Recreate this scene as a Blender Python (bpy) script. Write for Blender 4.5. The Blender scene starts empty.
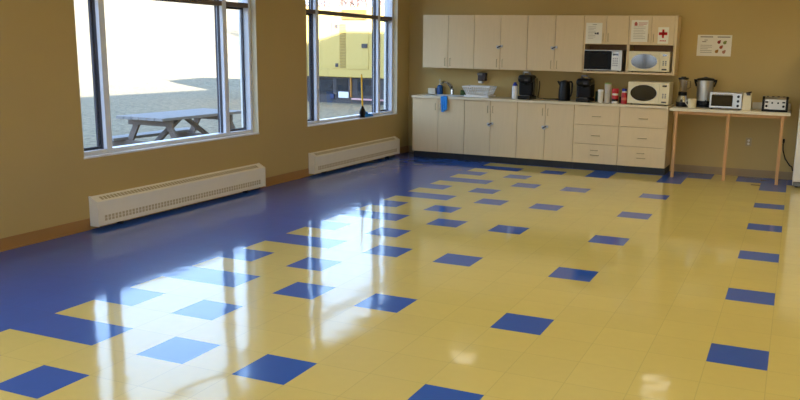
import bpy, bmesh, math, random
from mathutils import Vector, Matrix
random.seed(7)
S = bpy.context.scene
COL = S.collection
PI = math.pi
TILE = 0.3048

# ------------------------------------------------------------------ materials
def lin(c):
    c /= 255.0
    return c / 12.92 if c <= 0.04045 else ((c + 0.055) / 1.055) ** 2.4

def rgb(r, g, b):
    return (lin(r), lin(g), lin(b), 1.0)

MATS = {}
def mat(name, c, rough=0.5, metal=0.0, coat=0.0, var=0.06, scale=12.0, emit=None, spec=0.5, bump=0.0, stretch=None):
    """Principled material with a gentle noise mottling of the base colour."""
    if name in MATS:
        return MATS[name]
    m = bpy.data.materials.new(name)
    m.use_nodes = True
    nt = m.node_tree
    b = nt.nodes['Principled BSDF']
    col = rgb(*c)
    tc = nt.nodes.new('ShaderNodeTexCoord')
    mp = nt.nodes.new('ShaderNodeMapping')
    if stretch:
        mp.inputs['Scale'].default_value = stretch
    n = nt.nodes.new('ShaderNodeTexNoise')
    n.inputs['Scale'].default_value = scale
    n.inputs['Detail'].default_value = 4
    mx = nt.nodes.new('ShaderNodeMix')
    mx.data_type = 'RGBA'
    lo = tuple(max(0, v * (1 - var)) for v in col[:3]) + (1,)
    hi = tuple(min(1, v * (1 + var)) for v in col[:3]) + (1,)
    mx.inputs[6].default_value = lo
    mx.inputs[7].default_value = hi
    nt.links.new(tc.outputs['Object'], mp.inputs['Vector'])
    nt.links.new(mp.outputs[0], n.inputs['Vector'])
    nt.links.new(n.outputs['Fac'], mx.inputs[0])
    nt.links.new(mx.outputs[2], b.inputs['Base Color'])
    b.inputs['Roughness'].default_value = rough
    b.inputs['Metallic'].default_value = metal
    b.inputs['Specular IOR Level'].default_value = spec
    if coat:
        b.inputs['Coat Weight'].default_value = coat
        b.inputs['Coat Roughness'].default_value = 0.06
    if emit:
        b.inputs['Emission Color'].default_value = emit[0]
        b.inputs['Emission Strength'].default_value = emit[1]
    if bump:
        bp = nt.nodes.new('ShaderNodeBump')
        bp.inputs['Strength'].default_value = bump
        bp.inputs['Distance'].default_value = 0.004
        nt.links.new(n.outputs['Fac'], bp.inputs['Height'])
        nt.links.new(bp.outputs[0], b.inputs['Normal'])
    MATS[name] = m
    return m

def glass_mat(name, tint=(1, 1, 1, 1), ior=1.45, rough=0.0, mixmin=0.0):
    m = bpy.data.materials.new(name)
    m.use_nodes = True
    nt = m.node_tree
    nt.nodes.remove(nt.nodes['Principled BSDF'])
    out = nt.nodes['Material Output']
    t = nt.nodes.new('ShaderNodeBsdfTransparent')
    t.inputs[0].default_value = tint
    g = nt.nodes.new('ShaderNodeBsdfGlossy')
    g.inputs['Roughness'].default_value = rough
    lw = nt.nodes.new('ShaderNodeLayerWeight')
    lw.inputs['Blend'].default_value = 0.5
    pw = nt.nodes.new('ShaderNodeMath'); pw.operation = 'POWER'; pw.inputs[1].default_value = 5.0
    nt.links.new(lw.outputs['Facing'], pw.inputs[0])
    f0 = ((ior - 1) / (ior + 1)) ** 2
    ad = nt.nodes.new('ShaderNodeMath'); ad.operation = 'MULTIPLY_ADD'; ad.use_clamp = True
    ad.inputs[1].default_value = 1 - f0
    ad.inputs[2].default_value = f0 + mixmin
    nt.links.new(pw.outputs[0], ad.inputs[0])
    x = nt.nodes.new('ShaderNodeMixShader')
    nt.links.new(ad.outputs[0], x.inputs[0])
    nt.links.new(t.outputs[0], x.inputs[1])
    nt.links.new(g.outputs[0], x.inputs[2])
    nt.links.new(x.outputs[0], out.inputs['Surface'])
    return m

def tile_mat(name, c, var):
    """Waxed vinyl tile: mottled colour, thin darker joints on the 12 inch grid, glossy coat with a slow wave."""
    m = bpy.data.materials.new(name)
    m.use_nodes = True
    nt = m.node_tree
    N, L = nt.nodes, nt.links
    b = N['Principled BSDF']
    tc = N.new('ShaderNodeTexCoord')
    sep = N.new('ShaderNodeSeparateXYZ')
    L.new(tc.outputs['Object'], sep.inputs[0])
    def math_(op, a, bb=None):
        n = N.new('ShaderNodeMath'); n.operation = op
        for i, v in enumerate((a, bb)):
            if v is None: continue
            if isinstance(v, (int, float)): n.inputs[i].default_value = v
            else: L.new(v, n.inputs[i])
        return n.outputs[0]
    edges, cells = [], []
    for ax in (0, 1):
        d = math_('DIVIDE', sep.outputs[ax], TILE)
        fr = math_('FRACT', d)
        a = math_('ABSOLUTE', math_('SUBTRACT', fr, 0.5))
        edges.append(math_('GREATER_THAN', a, 0.4925))
        cells.append(math_('FLOOR', d))
    joint = math_('MAXIMUM', edges[0], edges[1])
    cmb = N.new('ShaderNodeCombineXYZ')
    L.new(cells[0], cmb.inputs[0]); L.new(cells[1], cmb.inputs[1])
    wn = N.new('ShaderNodeTexWhiteNoise'); wn.noise_dimensions = '3D'
    L.new(cmb.outputs[0], wn.inputs['Vector'])
    n1 = N.new('ShaderNodeTexNoise'); n1.inputs['Scale'].default_value = 16; n1.inputs['Detail'].default_value = 1
    L.new(tc.outputs['Object'], n1.inputs['Vector'])
    f = math_('ADD', math_('MULTIPLY', wn.outputs['Value'], 0.5), math_('MULTIPLY', n1.outputs['Fac'], 0.5))
    col = rgb(*c)
    mx = N.new('ShaderNodeMix'); mx.data_type = 'RGBA'
    mx.inputs[6].default_value = tuple(v * (1 - var) for v in col[:3]) + (1,)
    mx.inputs[7].default_value = tuple(min(1, v * (1 + var)) for v in col[:3]) + (1,)
    L.new(f, mx.inputs[0])
    mj = N.new('ShaderNodeMix'); mj.data_type = 'RGBA'
    L.new(math_('MULTIPLY', joint, 0.24), mj.inputs[0])
    L.new(mx.outputs[2], mj.inputs[6])
    mj.inputs[7].default_value = tuple(max(v * 0.35, 0.012) for v in col[:3]) + (1,)
    L.new(mj.outputs[2], b.inputs['Base Color'])
    b.inputs['Roughness'].default_value = 0.45
    b.inputs['Specular IOR Level'].default_value = 0.12
    b.inputs['Coat Weight'].default_value = 1.0
    b.inputs['Coat Roughness'].default_value = 0.085
    b.inputs['Coat IOR'].default_value = 1.45
    n2 = N.new('ShaderNodeTexNoise'); n2.inputs['Scale'].default_value = 2.6; n2.inputs['Detail'].default_value = 2.0
    L.new(tc.outputs['Object'], n2.inputs['Vector'])
    bp = N.new('ShaderNodeBump'); bp.inputs['Strength'].default_value = 0.16; bp.inputs['Distance'].default_value = 0.02
    L.new(n2.outputs['Fac'], bp.inputs['Height'])
    L.new(bp.outputs[0], b.inputs['Coat Normal'])
    return m

M = dict(
    wall=mat('tan_paint', (191, 166, 106), 0.75, var=0.03, scale=3, bump=0.05),
    ceil=mat('ceiling_white', (225, 222, 212), 0.9, var=0.03),
    trim=mat('tan_vinyl_base', (166, 124, 70), 0.5, var=0.04),
    reveal=mat('cream_reveal', (214, 203, 172), 0.6, var=0.03),
    sill=mat('white_sill', (232, 230, 226), 0.45, var=0.02),
    alu=mat('anodised_aluminium', (222, 227, 240), 0.4, var=0.04),
    dark_alu=mat('dark_bronze', (112, 100, 92), 0.5, metal=0.2),
    gasket=mat('dark_gasket', (62, 58, 66), 0.7),
    heater=mat('cream_enamel', (246, 239, 220), 0.4, var=0.03),
    slot=mat('heater_slot', (204, 188, 154), 0.7),
    maple=mat('maple_laminate', (222, 198, 154), 0.42, var=0.05, scale=5, stretch=(6, 6, 0.6)),
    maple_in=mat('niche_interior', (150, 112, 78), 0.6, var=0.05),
    handle=mat('wire_pull', (170, 148, 112), 0.35, metal=0.6),
    latch=mat('silver_latch', (196, 198, 204), 0.3, metal=0.6),
    toe=mat('black_toe_kick', (32, 32, 36), 0.5),
    worktop=mat('cream_laminate', (226, 212, 180), 0.35, var=0.03, scale=60),
    table=mat('white_laminate', (226, 216, 190), 0.4, var=0.02),
    pine=mat('pine_wood', (200, 152, 98), 0.5, var=0.12, scale=8, stretch=(8, 8, 0.7)),
    steel=mat('brushed_steel', (190, 188, 182), 0.3, metal=0.85, var=0.05, scale=30, stretch=(1, 1, 20)),
    chrome=mat('chrome', (210, 212, 215), 0.12, metal=1.0, var=0.01),
    black=mat('black_plastic', (14, 14, 16), 0.3, var=0.1, spec=0.25),
    black_m=mat('matte_black', (20, 19, 20), 0.55, var=0.1, spec=0.2),
    glossblk=mat('dark_glass', (10, 11, 14), 0.06, coat=1.0, var=0.02),
    blackdoor=mat('black_door', (9, 9, 11), 0.2, var=0.02, spec=0.12),
    white=mat('white_plastic', (236, 236, 234), 0.4, var=0.02),
    cream=mat('cream_plastic', (232, 221, 186), 0.4, var=0.02),
    grey=mat('grey_plastic', (120, 120, 122), 0.5),
    blue_cloth=mat('blue_cloth', (44, 136, 220), 0.9, var=0.12, scale=40, bump=0.4),
    blue_soap=mat('blue_liquid', (20, 84, 146), 0.15, var=0.05),
    blue_cap=mat('blue_cap', (24, 44, 140), 0.4),
    green=mat('dark_green', (16, 62, 40), 0.45),
    lime=mat('pale_green_lid', (150, 176, 96), 0.45),
    red=mat('red_plastic', (186, 28, 34), 0.4),
    paper=mat('white_paper', (236, 230, 214), 0.85, var=0.02),
    ink=mat('grey_ink', (150, 138, 120), 0.85),
    redink=mat('red_ink', (206, 30, 34), 0.8),
    tub=mat('off_white_tub', (226, 222, 206), 0.4),
    sponge=mat('green_sponge', (70, 90, 48), 0.95, bump=0.5, scale=60),
    yellow_h=mat('yellow_handle', (248, 190, 36), 0.4),
    fridge=mat('fridge_white', (228, 226, 216), 0.35, var=0.02),
    outlet=mat('outlet_ivory', (176, 160, 120), 0.45),
    scrap=mat('dark_scrap', (44, 36, 26), 0.8),
    scrapg=mat('grey_scrap', (120, 122, 126), 0.8),
    genyel=mat('generator_yellow', (210, 178, 98), 0.5, var=0.04, scale=2),
    genlou=mat('louver_tan', (150, 122, 68), 0.7),
    gendark=mat('generator_base', (70, 66, 70), 0.7, var=0.15, scale=3),
    gendk2=mat('generator_recess', (36, 35, 40), 0.8),
    orange=mat('orange_strap', (176, 116, 52), 0.6),
    pink=mat('pink_kerb', (226, 170, 170), 0.7),
    sign=mat('sign_white', (240, 240, 240), 0.6),
    oldwood=mat('weathered_wood', (150, 146, 146), 0.85, var=0.2, scale=6, stretch=(10, 1, 10)),
    oldwood2=mat('weathered_leg', (118, 106, 100), 0.85, var=0.2, scale=6),
    bark=mat('pale_bark', (132, 108, 102), 0.9, var=0.2, scale=6),
    roof=mat('outer_wall_paint', (150, 140, 128), 0.8),
    exterior=mat('outer_brick', (160, 130, 110), 0.85, var=0.1),
    lamp=mat('lamp_diffuser', (250, 246, 235), 0.4, emit=((1.0, 0.94, 0.80, 1), 7.0)),
    lamp_dim=mat('lamp_diffuser_dim', (250, 246, 235), 0.4, emit=((1.0, 0.92, 0.76, 1), 2.6)),
)
M['pane'] = glass_mat('window_glass', (0.93, 0.95, 0.97, 1), 1.42)
M['clear'] = glass_mat('clear_plastic', (0.80, 0.79, 0.76, 1), 1.5, 0.05, 0.03)
M['frost'] = mat('frosted_plastic', (204, 198, 182), 0.35)
M['yellow_tile'] = tile_mat('yellow_vinyl_tile', (217, 196, 108), 0.05)
M['blue_tile'] = tile_mat('blue_vinyl_tile', (5, 82, 178), 0.06)

def grass_mat():
    m = bpy.data.materials.new('dry_winter_grass')
    m.use_nodes = True
    nt = m.node_tree; N = nt.nodes; L = nt.links
    b = N['Principled BSDF']
    tc = N.new('ShaderNodeTexCoord')
    n1 = N.new('ShaderNodeTexNoise'); n1.inputs['Scale'].default_value = 8.0; n1.inputs['Detail'].default_value = 8
    n1.inputs['Roughness'].default_value = 0.7
    L.new(tc.outputs['Object'], n1.inputs['Vector'])
    r = N.new('ShaderNodeValToRGB')
    r.color_ramp.elements[0].position = 0.32; r.color_ramp.elements[0].color = rgb(108, 98, 82)
    r.color_ramp.elements[1].position = 0.68; r.color_ramp.elements[1].color = rgb(172, 158, 132)
    L.new(n1.outputs['Fac'], r.inputs[0]); L.new(r.outputs[0], b.inputs['Base Color'])
    b.inputs['Roughness'].default_value = 0.95
    b.inputs['Specular IOR Level'].default_value = 0.1
    return m
M['grass'] = grass_mat()

# ------------------------------------------------------------------ mesh builder
WL = {}      # world location of every object made here (children of a thing sit at the thing's base)

class MB:
    def __init__(s):
        s.bm = bmesh.new()
    def box(s, x0, y0, z0, x1, y1, z1, bev=0.0, mi=0, seg=2, rot=None, piv=None):
        r = bmesh.ops.create_cube(s.bm, size=1.0)
        vs = r['verts']
        mt = Matrix.Translation(((x0 + x1) / 2, (y0 + y1) / 2, (z0 + z1) / 2)) @ Matrix.Diagonal((abs(x1 - x0), abs(y1 - y0), abs(z1 - z0), 1))
        bmesh.ops.transform(s.bm, matrix=mt, verts=vs)
        fs = set(f for v in vs for f in v.link_faces)
        if bev:
            es = list(set(e for v in vs for e in v.link_edges))
            rr = bmesh.ops.bevel(s.bm, geom=es, offset=bev, segments=seg, affect='EDGES', profile=0.5)
            vs = list(set(v for f in rr['faces'] for v in f.verts))
            fs = set(f for v in vs for f in v.link_faces)
        for f in fs: f.material_index = mi
        if rot is not None:
            p = Vector(piv) if piv else Vector(((x0 + x1) / 2, (y0 + y1) / 2, (z0 + z1) / 2))
            m = Matrix.Translation(p) @ rot.to_4x4() @ Matrix.Translation(-p)
            bmesh.ops.transform(s.bm, matrix=m, verts=list(set(v for f in fs for v in f.verts)))
        return s
    def cyl(s, p0, p1, r0, r1=None, seg=18, mi=0):
        p0, p1 = Vector(p0), Vector(p1)
        r1 = r0 if r1 is None else r1
        d = p1 - p0
        q = d.to_track_quat('Z', 'Y').to_matrix().to_4x4()
        mt = Matrix.Translation((p0 + p1) / 2) @ q
        r = bmesh.ops.create_cone(s.bm, cap_ends=True, segments=seg, radius1=r0, radius2=max(r1, 1e-5), depth=d.length, matrix=mt)
        for f in set(f for v in r['verts'] for f in v.link_faces): f.material_index = mi
        return s
    def lathe(s, cx, cy, prof, seg=24, mi=0, sx=1.0, sy=1.0):
        rings = []
        for (r, z) in prof:
            rings.append([s.bm.verts.new((cx + sx * r * math.cos(2 * PI * i / seg), cy + sy * r * math.sin(2 * PI * i / seg), z)) for i in range(seg)])
        for a, b in zip(rings, rings[1:]):
            for i in range(seg):
                f = s.bm.faces.new((a[i], a[(i + 1) % seg], b[(i + 1) % seg], b[i])); f.material_index = mi
        for ring, rev in ((rings[0], True), (rings[-1], False)):
            f = s.bm.faces.new(ring[::-1] if rev else ring); f.material_index = mi
        return s
    def tube(s, pts, r, seg=10, mi=0):
        pts = [Vector(p) for p in pts]
        rings = []
        for i, p in enumerate(pts):
            d = (pts[min(i + 1, len(pts) - 1)] - pts[max(i - 1, 0)]).normalized()
            q = d.to_track_quat('Z', 'Y').to_matrix()
            rings.append([s.bm.verts.new(p + q @ Vector((r * math.cos(2 * PI * k / seg), r * math.sin(2 * PI * k / seg), 0))) for k in range(seg)])
        for a, b in zip(rings, rings[1:]):
            o = min(range(seg), key=lambda k: (a[0].co - b[k].co).length)
            for i in range(seg):
                f = s.bm.faces.new((a[i], a[(i + 1) % seg], b[(i + 1 + o) % seg], b[(i + o) % seg])); f.material_index = mi
        s.bm.faces.new(rings[0][::-1]).material_index = mi
        s.bm.faces.new(rings[-1]).material_index = mi
        return s
    def prism(s, poly, axis, a, b, mi=0):
        """poly in the two axes other than `axis` (in x,y,z order), extruded from a to b."""
        def P(u, v, w):
            return {'x': (w, u, v), 'y': (u, w, v), 'z': (u, v, w)}[axis]
        A = [s.bm.verts.new(P(u, v, a)) for u, v in poly]
        B = [s.bm.verts.new(P(u, v, b)) for u, v in poly]
        n = len(poly)
        fs = [s.bm.faces.new(A), s.bm.faces.new(B[::-1])]
        for i in range(n):
            fs.append(s.bm.faces.new((A[(i + 1) % n], A[i], B[i], B[(i + 1) % n])))
        for f in fs: f.material_index = mi
        return s
    def build(s, name, m, parent=None, loc=(0, 0, 0), smooth=True):
        bmesh.ops.recalc_face_normals(s.bm, faces=s.bm.faces)
        me = bpy.data.meshes.new(name)
        base = WL[parent.name] if parent else Vector(loc)
        bmesh.ops.translate(s.bm, verts=s.bm.verts, vec=-base)
        s.bm.to_mesh(me); s.bm.free()
        for k in (m if isinstance(m, (list, tuple)) else [m]): me.materials.append(k)
        if smooth:
            for p in me.polygons: p.use_smooth = True
            me.set_sharp_from_angle(angle=math.radians(35))
        o = bpy.data.objects.new(name, me)
        COL.objects.link(o)
        if smooth:
            wm = o.modifiers.new('weighted', 'WEIGHTED_NORMAL'); wm.keep_sharp = True
        if parent: o.parent = parent
        else: o.location = base
        WL[o.name] = base
        return o

def tag(o, label=None, cat=None, group=None, kind=None):
    if label: o['label'] = label
    if cat: o['category'] = cat
    if group: o['group'] = group
    if kind: o['kind'] = kind
    return o

def thing(name, label, cat, loc, group=None):
    o = bpy.data.objects.new(name, None)
    o.empty_display_size = 0.1
    COL.objects.link(o); o.location = loc
    WL[o.name] = Vector(loc)
    return tag(o, label, cat, group)

def struct(name, mb, m, label=None):
    return tag(mb.build(name, m), label, None, None, 'structure')

def copy_tree(o, parent=None, loc=None):
    c = o.copy(); COL.objects.link(c)
    if parent: c.parent = parent
    if loc is not None: c.location = loc
    for ch in list(o.children): copy_tree(ch, c)
    return c

# ------------------------------------------------------------------ room shell
XL, XR, YB, YF, ZC = -2.48, 4.6, 8.45, -5.0, 2.90
XO = -2.69

def is_blue(i, j):
    if i <= -4: return True
    if j >= 26: return i not in (7,)
    if i == -3: return j % 2 == 0
    if i == -2: return j % 4 == 0
    if i == -1: return j % 4 == 2
    if i in (0, 2, 5, 9, 14):
        if j == 25: return i in (2, 5, 9)
        return j % 4 == 0
    return False

bm = bmesh.new()
vc = {}
def fv(x, y):
    k = (round(x, 4), round(y, 4))
    if k not in vc: vc[k] = bm.verts.new((x, y, 0))
    return vc[k]
xs = [XL] + [i * TILE for i in range(-8, 16) if XL < i * TILE < XR] + [XR]
ys = [YF] + [j * TILE for j in range(-17, 29) if YF < j * TILE < YB] + [YB]
for a, b in zip(xs, xs[1:]):
    for c, d in zip(ys, ys[1:]):
        f = bm.faces.new((fv(a, c), fv(b, c), fv(b, d), fv(a, d)))
        f.material_index = 1 if is_blue(math.floor((a + b) / 2 / TILE), math.floor((c + d) / 2 / TILE)) else 0
me = bpy.data.meshes.new('floor'); bm.to_mesh(me); bm.free()
me.materials.append(M['yellow_tile']); me.materials.append(M['blue_tile'])
fl = bpy.data.objects.new('floor', me); COL.objects.link(fl)
tag(fl, 'glossy yellow vinyl tile floor with scattered blue tiles and a blue border', kind='structure')

WZ0, WZ1 = 0.615, 2.45
WINS = [(2.07, 4.56), (5.56, 8.05), (-1.42, 1.07), (-4.91, -2.42)]
mb = MB()
edges = sorted(WINS)
y = YF - 0.2
for a, b in edges:
    mb.box(XO, y, -0.3, XL, a, ZC + 0.05)
    mb.box(XO, a, -0.3, XL, b, WZ0)
    mb.box(XO, a, WZ1, XL, b, ZC + 0.05)
    y = b
mb.box(XO, y, -0.3, XL, YB + 0.2, ZC + 0.05)
struct('wall_left', mb, M['wall'], 'tan window wall')
struct('wall_back', MB().box(XL, YB, -0.3, XR + 0.2, YB + 0.2, ZC + 0.05), M['wall'], 'tan wall behind the kitchen units')
struct('wall_right', MB().box(XR, YF, -0.3, XR + 0.2, YB, ZC + 0.05), M['wall'])
FX0, FX1, FZ0, FZ1 = -1.95, -0.15, 0.75, 2.25
GX0, GX1 = 0.4, 3.3
mb = MB()
mb.box(XL, YF - 0.2, -0.3, FX0, YF, ZC + 0.05)
mb.box(FX1, YF - 0.2, -0.3, GX0, YF, ZC + 0.05)
mb.box(GX1, YF - 0.2, -0.3, XR + 0.2, YF, ZC + 0.05)
mb.box(GX0, YF - 0.2, -0.3, GX1, YF, FZ0)
mb.box(GX0, YF - 0.2, FZ1, GX1, YF, ZC + 0.05)
mb.box(FX0, YF - 0.2, -0.3, FX1, YF, FZ0)
mb.box(FX0, YF - 0.2, FZ1, FX1, YF, ZC + 0.05)
struct('wall_front', mb, M['wall'])
struct('ceiling', MB().box(XL, YF, ZC, XR, YB, ZC + 0.05), M['ceil'])

# the upper storey, roof and the wing behind the kitchen: they throw the long shade on the lawn
RH = 4.10
mb = MB()
mb.box(XO, YF - 0.2, ZC + 0.06, 11.0, 13.4, RH)
struct('roof', mb, M['roof'])
struct('trim_1', MB().box(XO, YB + 0.21, -0.3, 11.0, 13.4, ZC + 0.055), M['exterior'], 'outer wall of the wing behind the kitchen')
struct('trim_2', MB().box(-1.7, 11.6, RH, 11.0, 13.4, RH + .25), M['roof'], 'raised parapet on the roof')  # added out of view to set the shade edge on the generator

# baseboards
mb = MB()
def base_strip(mb, a, b):
    mb.box(XL, a, 0.0, XL + 0.006, b, 0.10)
    mb.box(XL, a, 0.0, XL + 0.014, b, 0.012)
for a, b in ((YF, 2.085), (4.535, 5.57), (7.96, YB)):
    base_strip(mb, a, b)
struct('baseboard_left', mb, M['trim'])
mb = MB()
mb.box(1.56, YB - 0.006, 0, XR, YB, 0.10); mb.box(1.56, YB - 0.014, 0, XR, YB, 0.012)
mb.box(XL + 0.02, YB - 0.006, 0, -2.18, YB, 0.10)
struct('baseboard_back', mb, mat('grey_tan_base', (158, 134, 96), 0.5))

# ------------------------------------------------------------------ windows
def window(n, y0, y1, label):
    t = thing('window_%d' % n, label, None, (XL, (y0 + y1) / 2, WZ0)); t['kind'] = 'structure'
    xi, xo = -2.55, -2.645
    z0, z1 = WZ0 + 0.004, WZ1 - 0.004
    f = MB(); w = 0.045
    f.box(xo, y0, z0, xi, y0 + w, z1); f.box(xo, y1 - w, z0, xi, y1, z1)
    f.box(xo, y0 + w, z0, xi, y1 - w, z0 + w); f.box(xo, y0 + w, z1 - w, xi, y1 - w, z1)
    f.build('window_frame', M['alu'], t)
    zt0, zt1 = 1.993, 2.042
    MB().box(xo, y0 + w, zt0, xi + 0.004, y1 - w, zt1, 0.003).build('transom', M['dark_alu'], t)
    ms = [(y0 + 0.325, y0 + 0.39), (y0 + 1.995, y0 + 2.06)]
    for a, b in ms:
        mu = MB().box(xo, a, z0 + w, xi + 0.008, b, z1 - w, 0.003).build('mullion', M['alu'], t)
        g = MB()
        for s_, yy in ((-1, a), (1, b)):
            for xa, xb in ((-2.644, -2.622), (-2.612, -2.582)):  # gasket lines, widened to paint in the shade of the mullion side
                for za, zb in ((z0 + w, zt0), (zt1, z1 - w)):
                    g.box(xa, min(yy, yy + s_ * 0.004), za, xb, max(yy, yy + s_ * 0.004), zb)
        g.build('gasket', M['gasket'], mu)
    spans = [(y0 + w, ms[0][0]), (ms[0][1], ms[1][0]), (ms[1][1], y1 - w)]
    for k, (a, b) in enumerate(spans):
        for za, zb in ((z0 + w, zt0), (zt1, z1 - w)):
            MB().box(-2.603, a, za, -2.597, b, zb).build('pane', M['pane'], t)
        if k != 1:
            g = MB(); s = 0.022
            g.box(xo + 0.006, a, z0 + w, xo + 0.03, a + s, zt0); g.box(xo + 0.006, b - s, z0 + w, xo + 0.03, b, zt0)
            g.box(xo + 0.006, a + s, z0 + w, xo + 0.03, b - s, z0 + w + s); g.box(xo + 0.006, a + s, zt0 - s, xo + 0.03, b - s, zt0)
            g.build('sash', M['gasket'], t)
    r = MB()
    r.box(xi, y0, z0 + 0.012, XL + 0.001, y0 + 0.006, z1); r.box(xi, y1 - 0.006, z0 + 0.012, XL + 0.001, y1, z1)
    r.box(xi, y0, z1 - 0.006, XL + 0.001, y1, z1)
    r.build('reveal', M['reveal'], t)
    MB().box(xi, y0 - 0.003, WZ0, XL + 0.006, y1 + 0.003, WZ0 + 0.016, 0.003).build('window_sill', M['sill'], t)
    o = MB()
    o.box(XO, y0, z0, xo, y0 + 0.03, z1); o.box(XO, y1 - 0.03, z0, xo, y1, z1)
    o.build('outer_jamb', M['sill'], t)
    return t
window(1, *WINS[0], 'aluminium window looking onto the picnic table')
window(2, *WINS[1], 'aluminium window looking onto the yellow generator')
window(3, *WINS[2], 'aluminium window on the near side of the picnic table window')
window(4, *WINS[3], 'aluminium window at the room end behind the viewer')

def front_window(n, x0, x1, m0, m1, label):
    t = thing('window_%d' % n, label, None, ((x0 + x1) / 2, YF, FZ0)); t['kind'] = 'structure'
    f = MB()
    ya, yb = YF - 0.12, YF - 0.05
    f.box(x0, ya, FZ0, x0 + .05, yb, FZ1); f.box(x1 - .05, ya, FZ0, x1, yb, FZ1)
    f.box(x0 + .05, ya, FZ0, x1 - .05, yb, FZ0 + .05); f.box(x0 + .05, ya, FZ1 - .05, x1 - .05, yb, FZ1)
    f.build('window_frame', M['dark_alu'], t)
    MB().box(m0, ya, FZ0 + .05, m1, yb, FZ1 - .05).build('mullion', M['dark_alu'], t)
    for a, c in ((x0 + .05, m0), (m1, x1 - .05)):
        MB().box(a, YF - .09, FZ0 + .05, c, YF - .085, FZ1 - .05).build('pane', M['pane'], t)
front_window(5, FX0, FX1, -1.12, -1.0, 'window in the wall behind the viewer, nearer the window wall')
front_window(6, GX0, GX1, 1.8, 1.9, 'wide window in the wall behind the viewer')

# ------------------------------------------------------------------ baseboard heaters
def heater(y0, y1, label):
    t = thing('baseboard_heater', label, 'heater', (XL + 0.05, (y0 + y1) / 2, 0.03), 'baseboard heaters under the windows')
    xw, xf = XL + 0.002, XL + 0.092
    zb, zf, zt = 0.035, 0.245, 0.288
    poly = [(xw, zb), (xf, zb), (xf, zf), (xw + 0.012, zt), (xw, zt)]
    MB().prism(poly, 'y', y0 + 0.012, y1 - 0.012).build('casing', M['heater'], t)
    poly2 = [(xw, zb - 0.004), (xf + 0.004, zb - 0.004), (xf + 0.004, zf + 0.003), (xw + 0.014, zt + 0.004), (xw, zt + 0.004)]
    for a, b in ((y0, y0 + 0.012), (y1 - 0.012, y1)):
        MB().prism(poly2, 'y', a, b).build('end_cap', M['heater'], t)
    g = MB()
    n = 56
    dy = (y1 - y0 - 0.16) / n
    for i in range(n):
        ya = y0 + 0.08 + i * dy
        for k in range(2):
            z = 0.072 + k * 0.026
            g.box(xf - 0.002, ya, z, xf + 0.0012, ya + dy * 0.68, z + 0.022)
    g.build('lower_grille', M['slot'], t)
    g = MB()
    ang = math.atan2(zt - zf, xf - xw - 0.012)
    for i in range(n):
        ya = y0 + 0.08 + i * dy
        cx, cz = (xf + xw + 0.012) / 2, (zf + zt) / 2
        g.box(cx - 0.022, ya, cz - 0.0015, cx + 0.022, ya + dy * 0.68, cz + 0.0015, rot=Matrix.Rotation(ang, 3, 'Y'))
    g.build('top_grille', mat('heater_top_slot', (190, 175, 140), 0.7), t)
    for yy in (y0 + 0.3, y1 - 0.3):
        MB().box(xw, yy, 0.0, xf - 0.03, yy + 0.02, zb).build('foot', M['gasket'], t)
heater(2.09, 4.53, 'long cream baseboard heater below the window with the picnic table')
heater(5.575, 7.955, 'cream baseboard heater below the window with the yellow generator')

# ------------------------------------------------------------------ lower cabinets
DY = 7.93
def wire_pull(mb, x, y, z, horiz=False, ln=0.09):
    h = ln / 2
    if horiz: pts = [(x - h, y, z), (x - h, y - .022, z), (x + h, y - .022, z), (x + h, y, z)]
    else: pts = [(x, y, z - h), (x, y - .022, z - h), (x, y - .022, z + h), (x, y, z + h)]
    for p, q in zip(pts, pts[1:]): mb.cyl(p, q, 0.004, seg=8)
    return mb

def cab_body(t, x0, x1, ya, yb, z0, z1, top=False):
    b = MB(); k = 0.018
    b.box(x0, ya, z0, x0 + k, yb, z1); b.box(x1 - k, ya, z0, x1, yb, z1)
    b.box(x0 + k, ya, z0, x1 - k, yb, z0 + k); b.box(x0 + k, yb - k, z0 + k, x1 - k, yb, z1)
    b.box(x0 + k, ya, z1 - 0.05, x1 - k, ya + k, z1)
    if top: b.box(x0 + k, ya + k, z1 - k, x1 - k, yb - k, z1)
    return b.build('body', M['maple'], t)

def latch(t, x, y, z):
    l = MB()
    l.box(x - .046, y - .014, z - .018, x - .006, y, z + .018, .004)
    l.box(x + .006, y - .014, z - .006, x + .048, y, z + .026, .004)
    l.box(x - .030, y - .026, z - .030, x + .012, y - .0142, z + .006, .005)
    l = l.build('latch', M['latch'], t)
    MB().cyl((x - .024, y - .034, z - .012), (x + .026, y - .022, z + .014), .008, seg=10).build('shackle', M['gendark'], l)  # dark piece standing in for the shadow at the latch

def lower_doors(x0, x1, label, lk):
    x0 += .001; x1 -= .001
    t = thing('base_cabinet', label, 'cabinet', ((x0 + x1) / 2, 8.19, 0.0), 'lower kitchen cabinets')
    cab_body(t, x0, x1, 7.951, 8.44, .096, .884)
    MB().box(x0, 7.99, 0.0, x1, 8.42, .095).build('toe_kick', M['toe'], t)
    xm = (x0 + x1) / 2
    for s, a, b in ((-1, x0 + .002, xm - .002), (1, xm + .002, x1 - .002)):
        d = MB().box(a, DY, .097, b, DY + .02, .880, .002).build('door', M['maple'], t)
        hx = xm + s * .038
        wire_pull(MB(), hx, DY, .765).build('handle', M['handle'], d)
    if lk: latch(t, xm, DY, .555)

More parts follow.
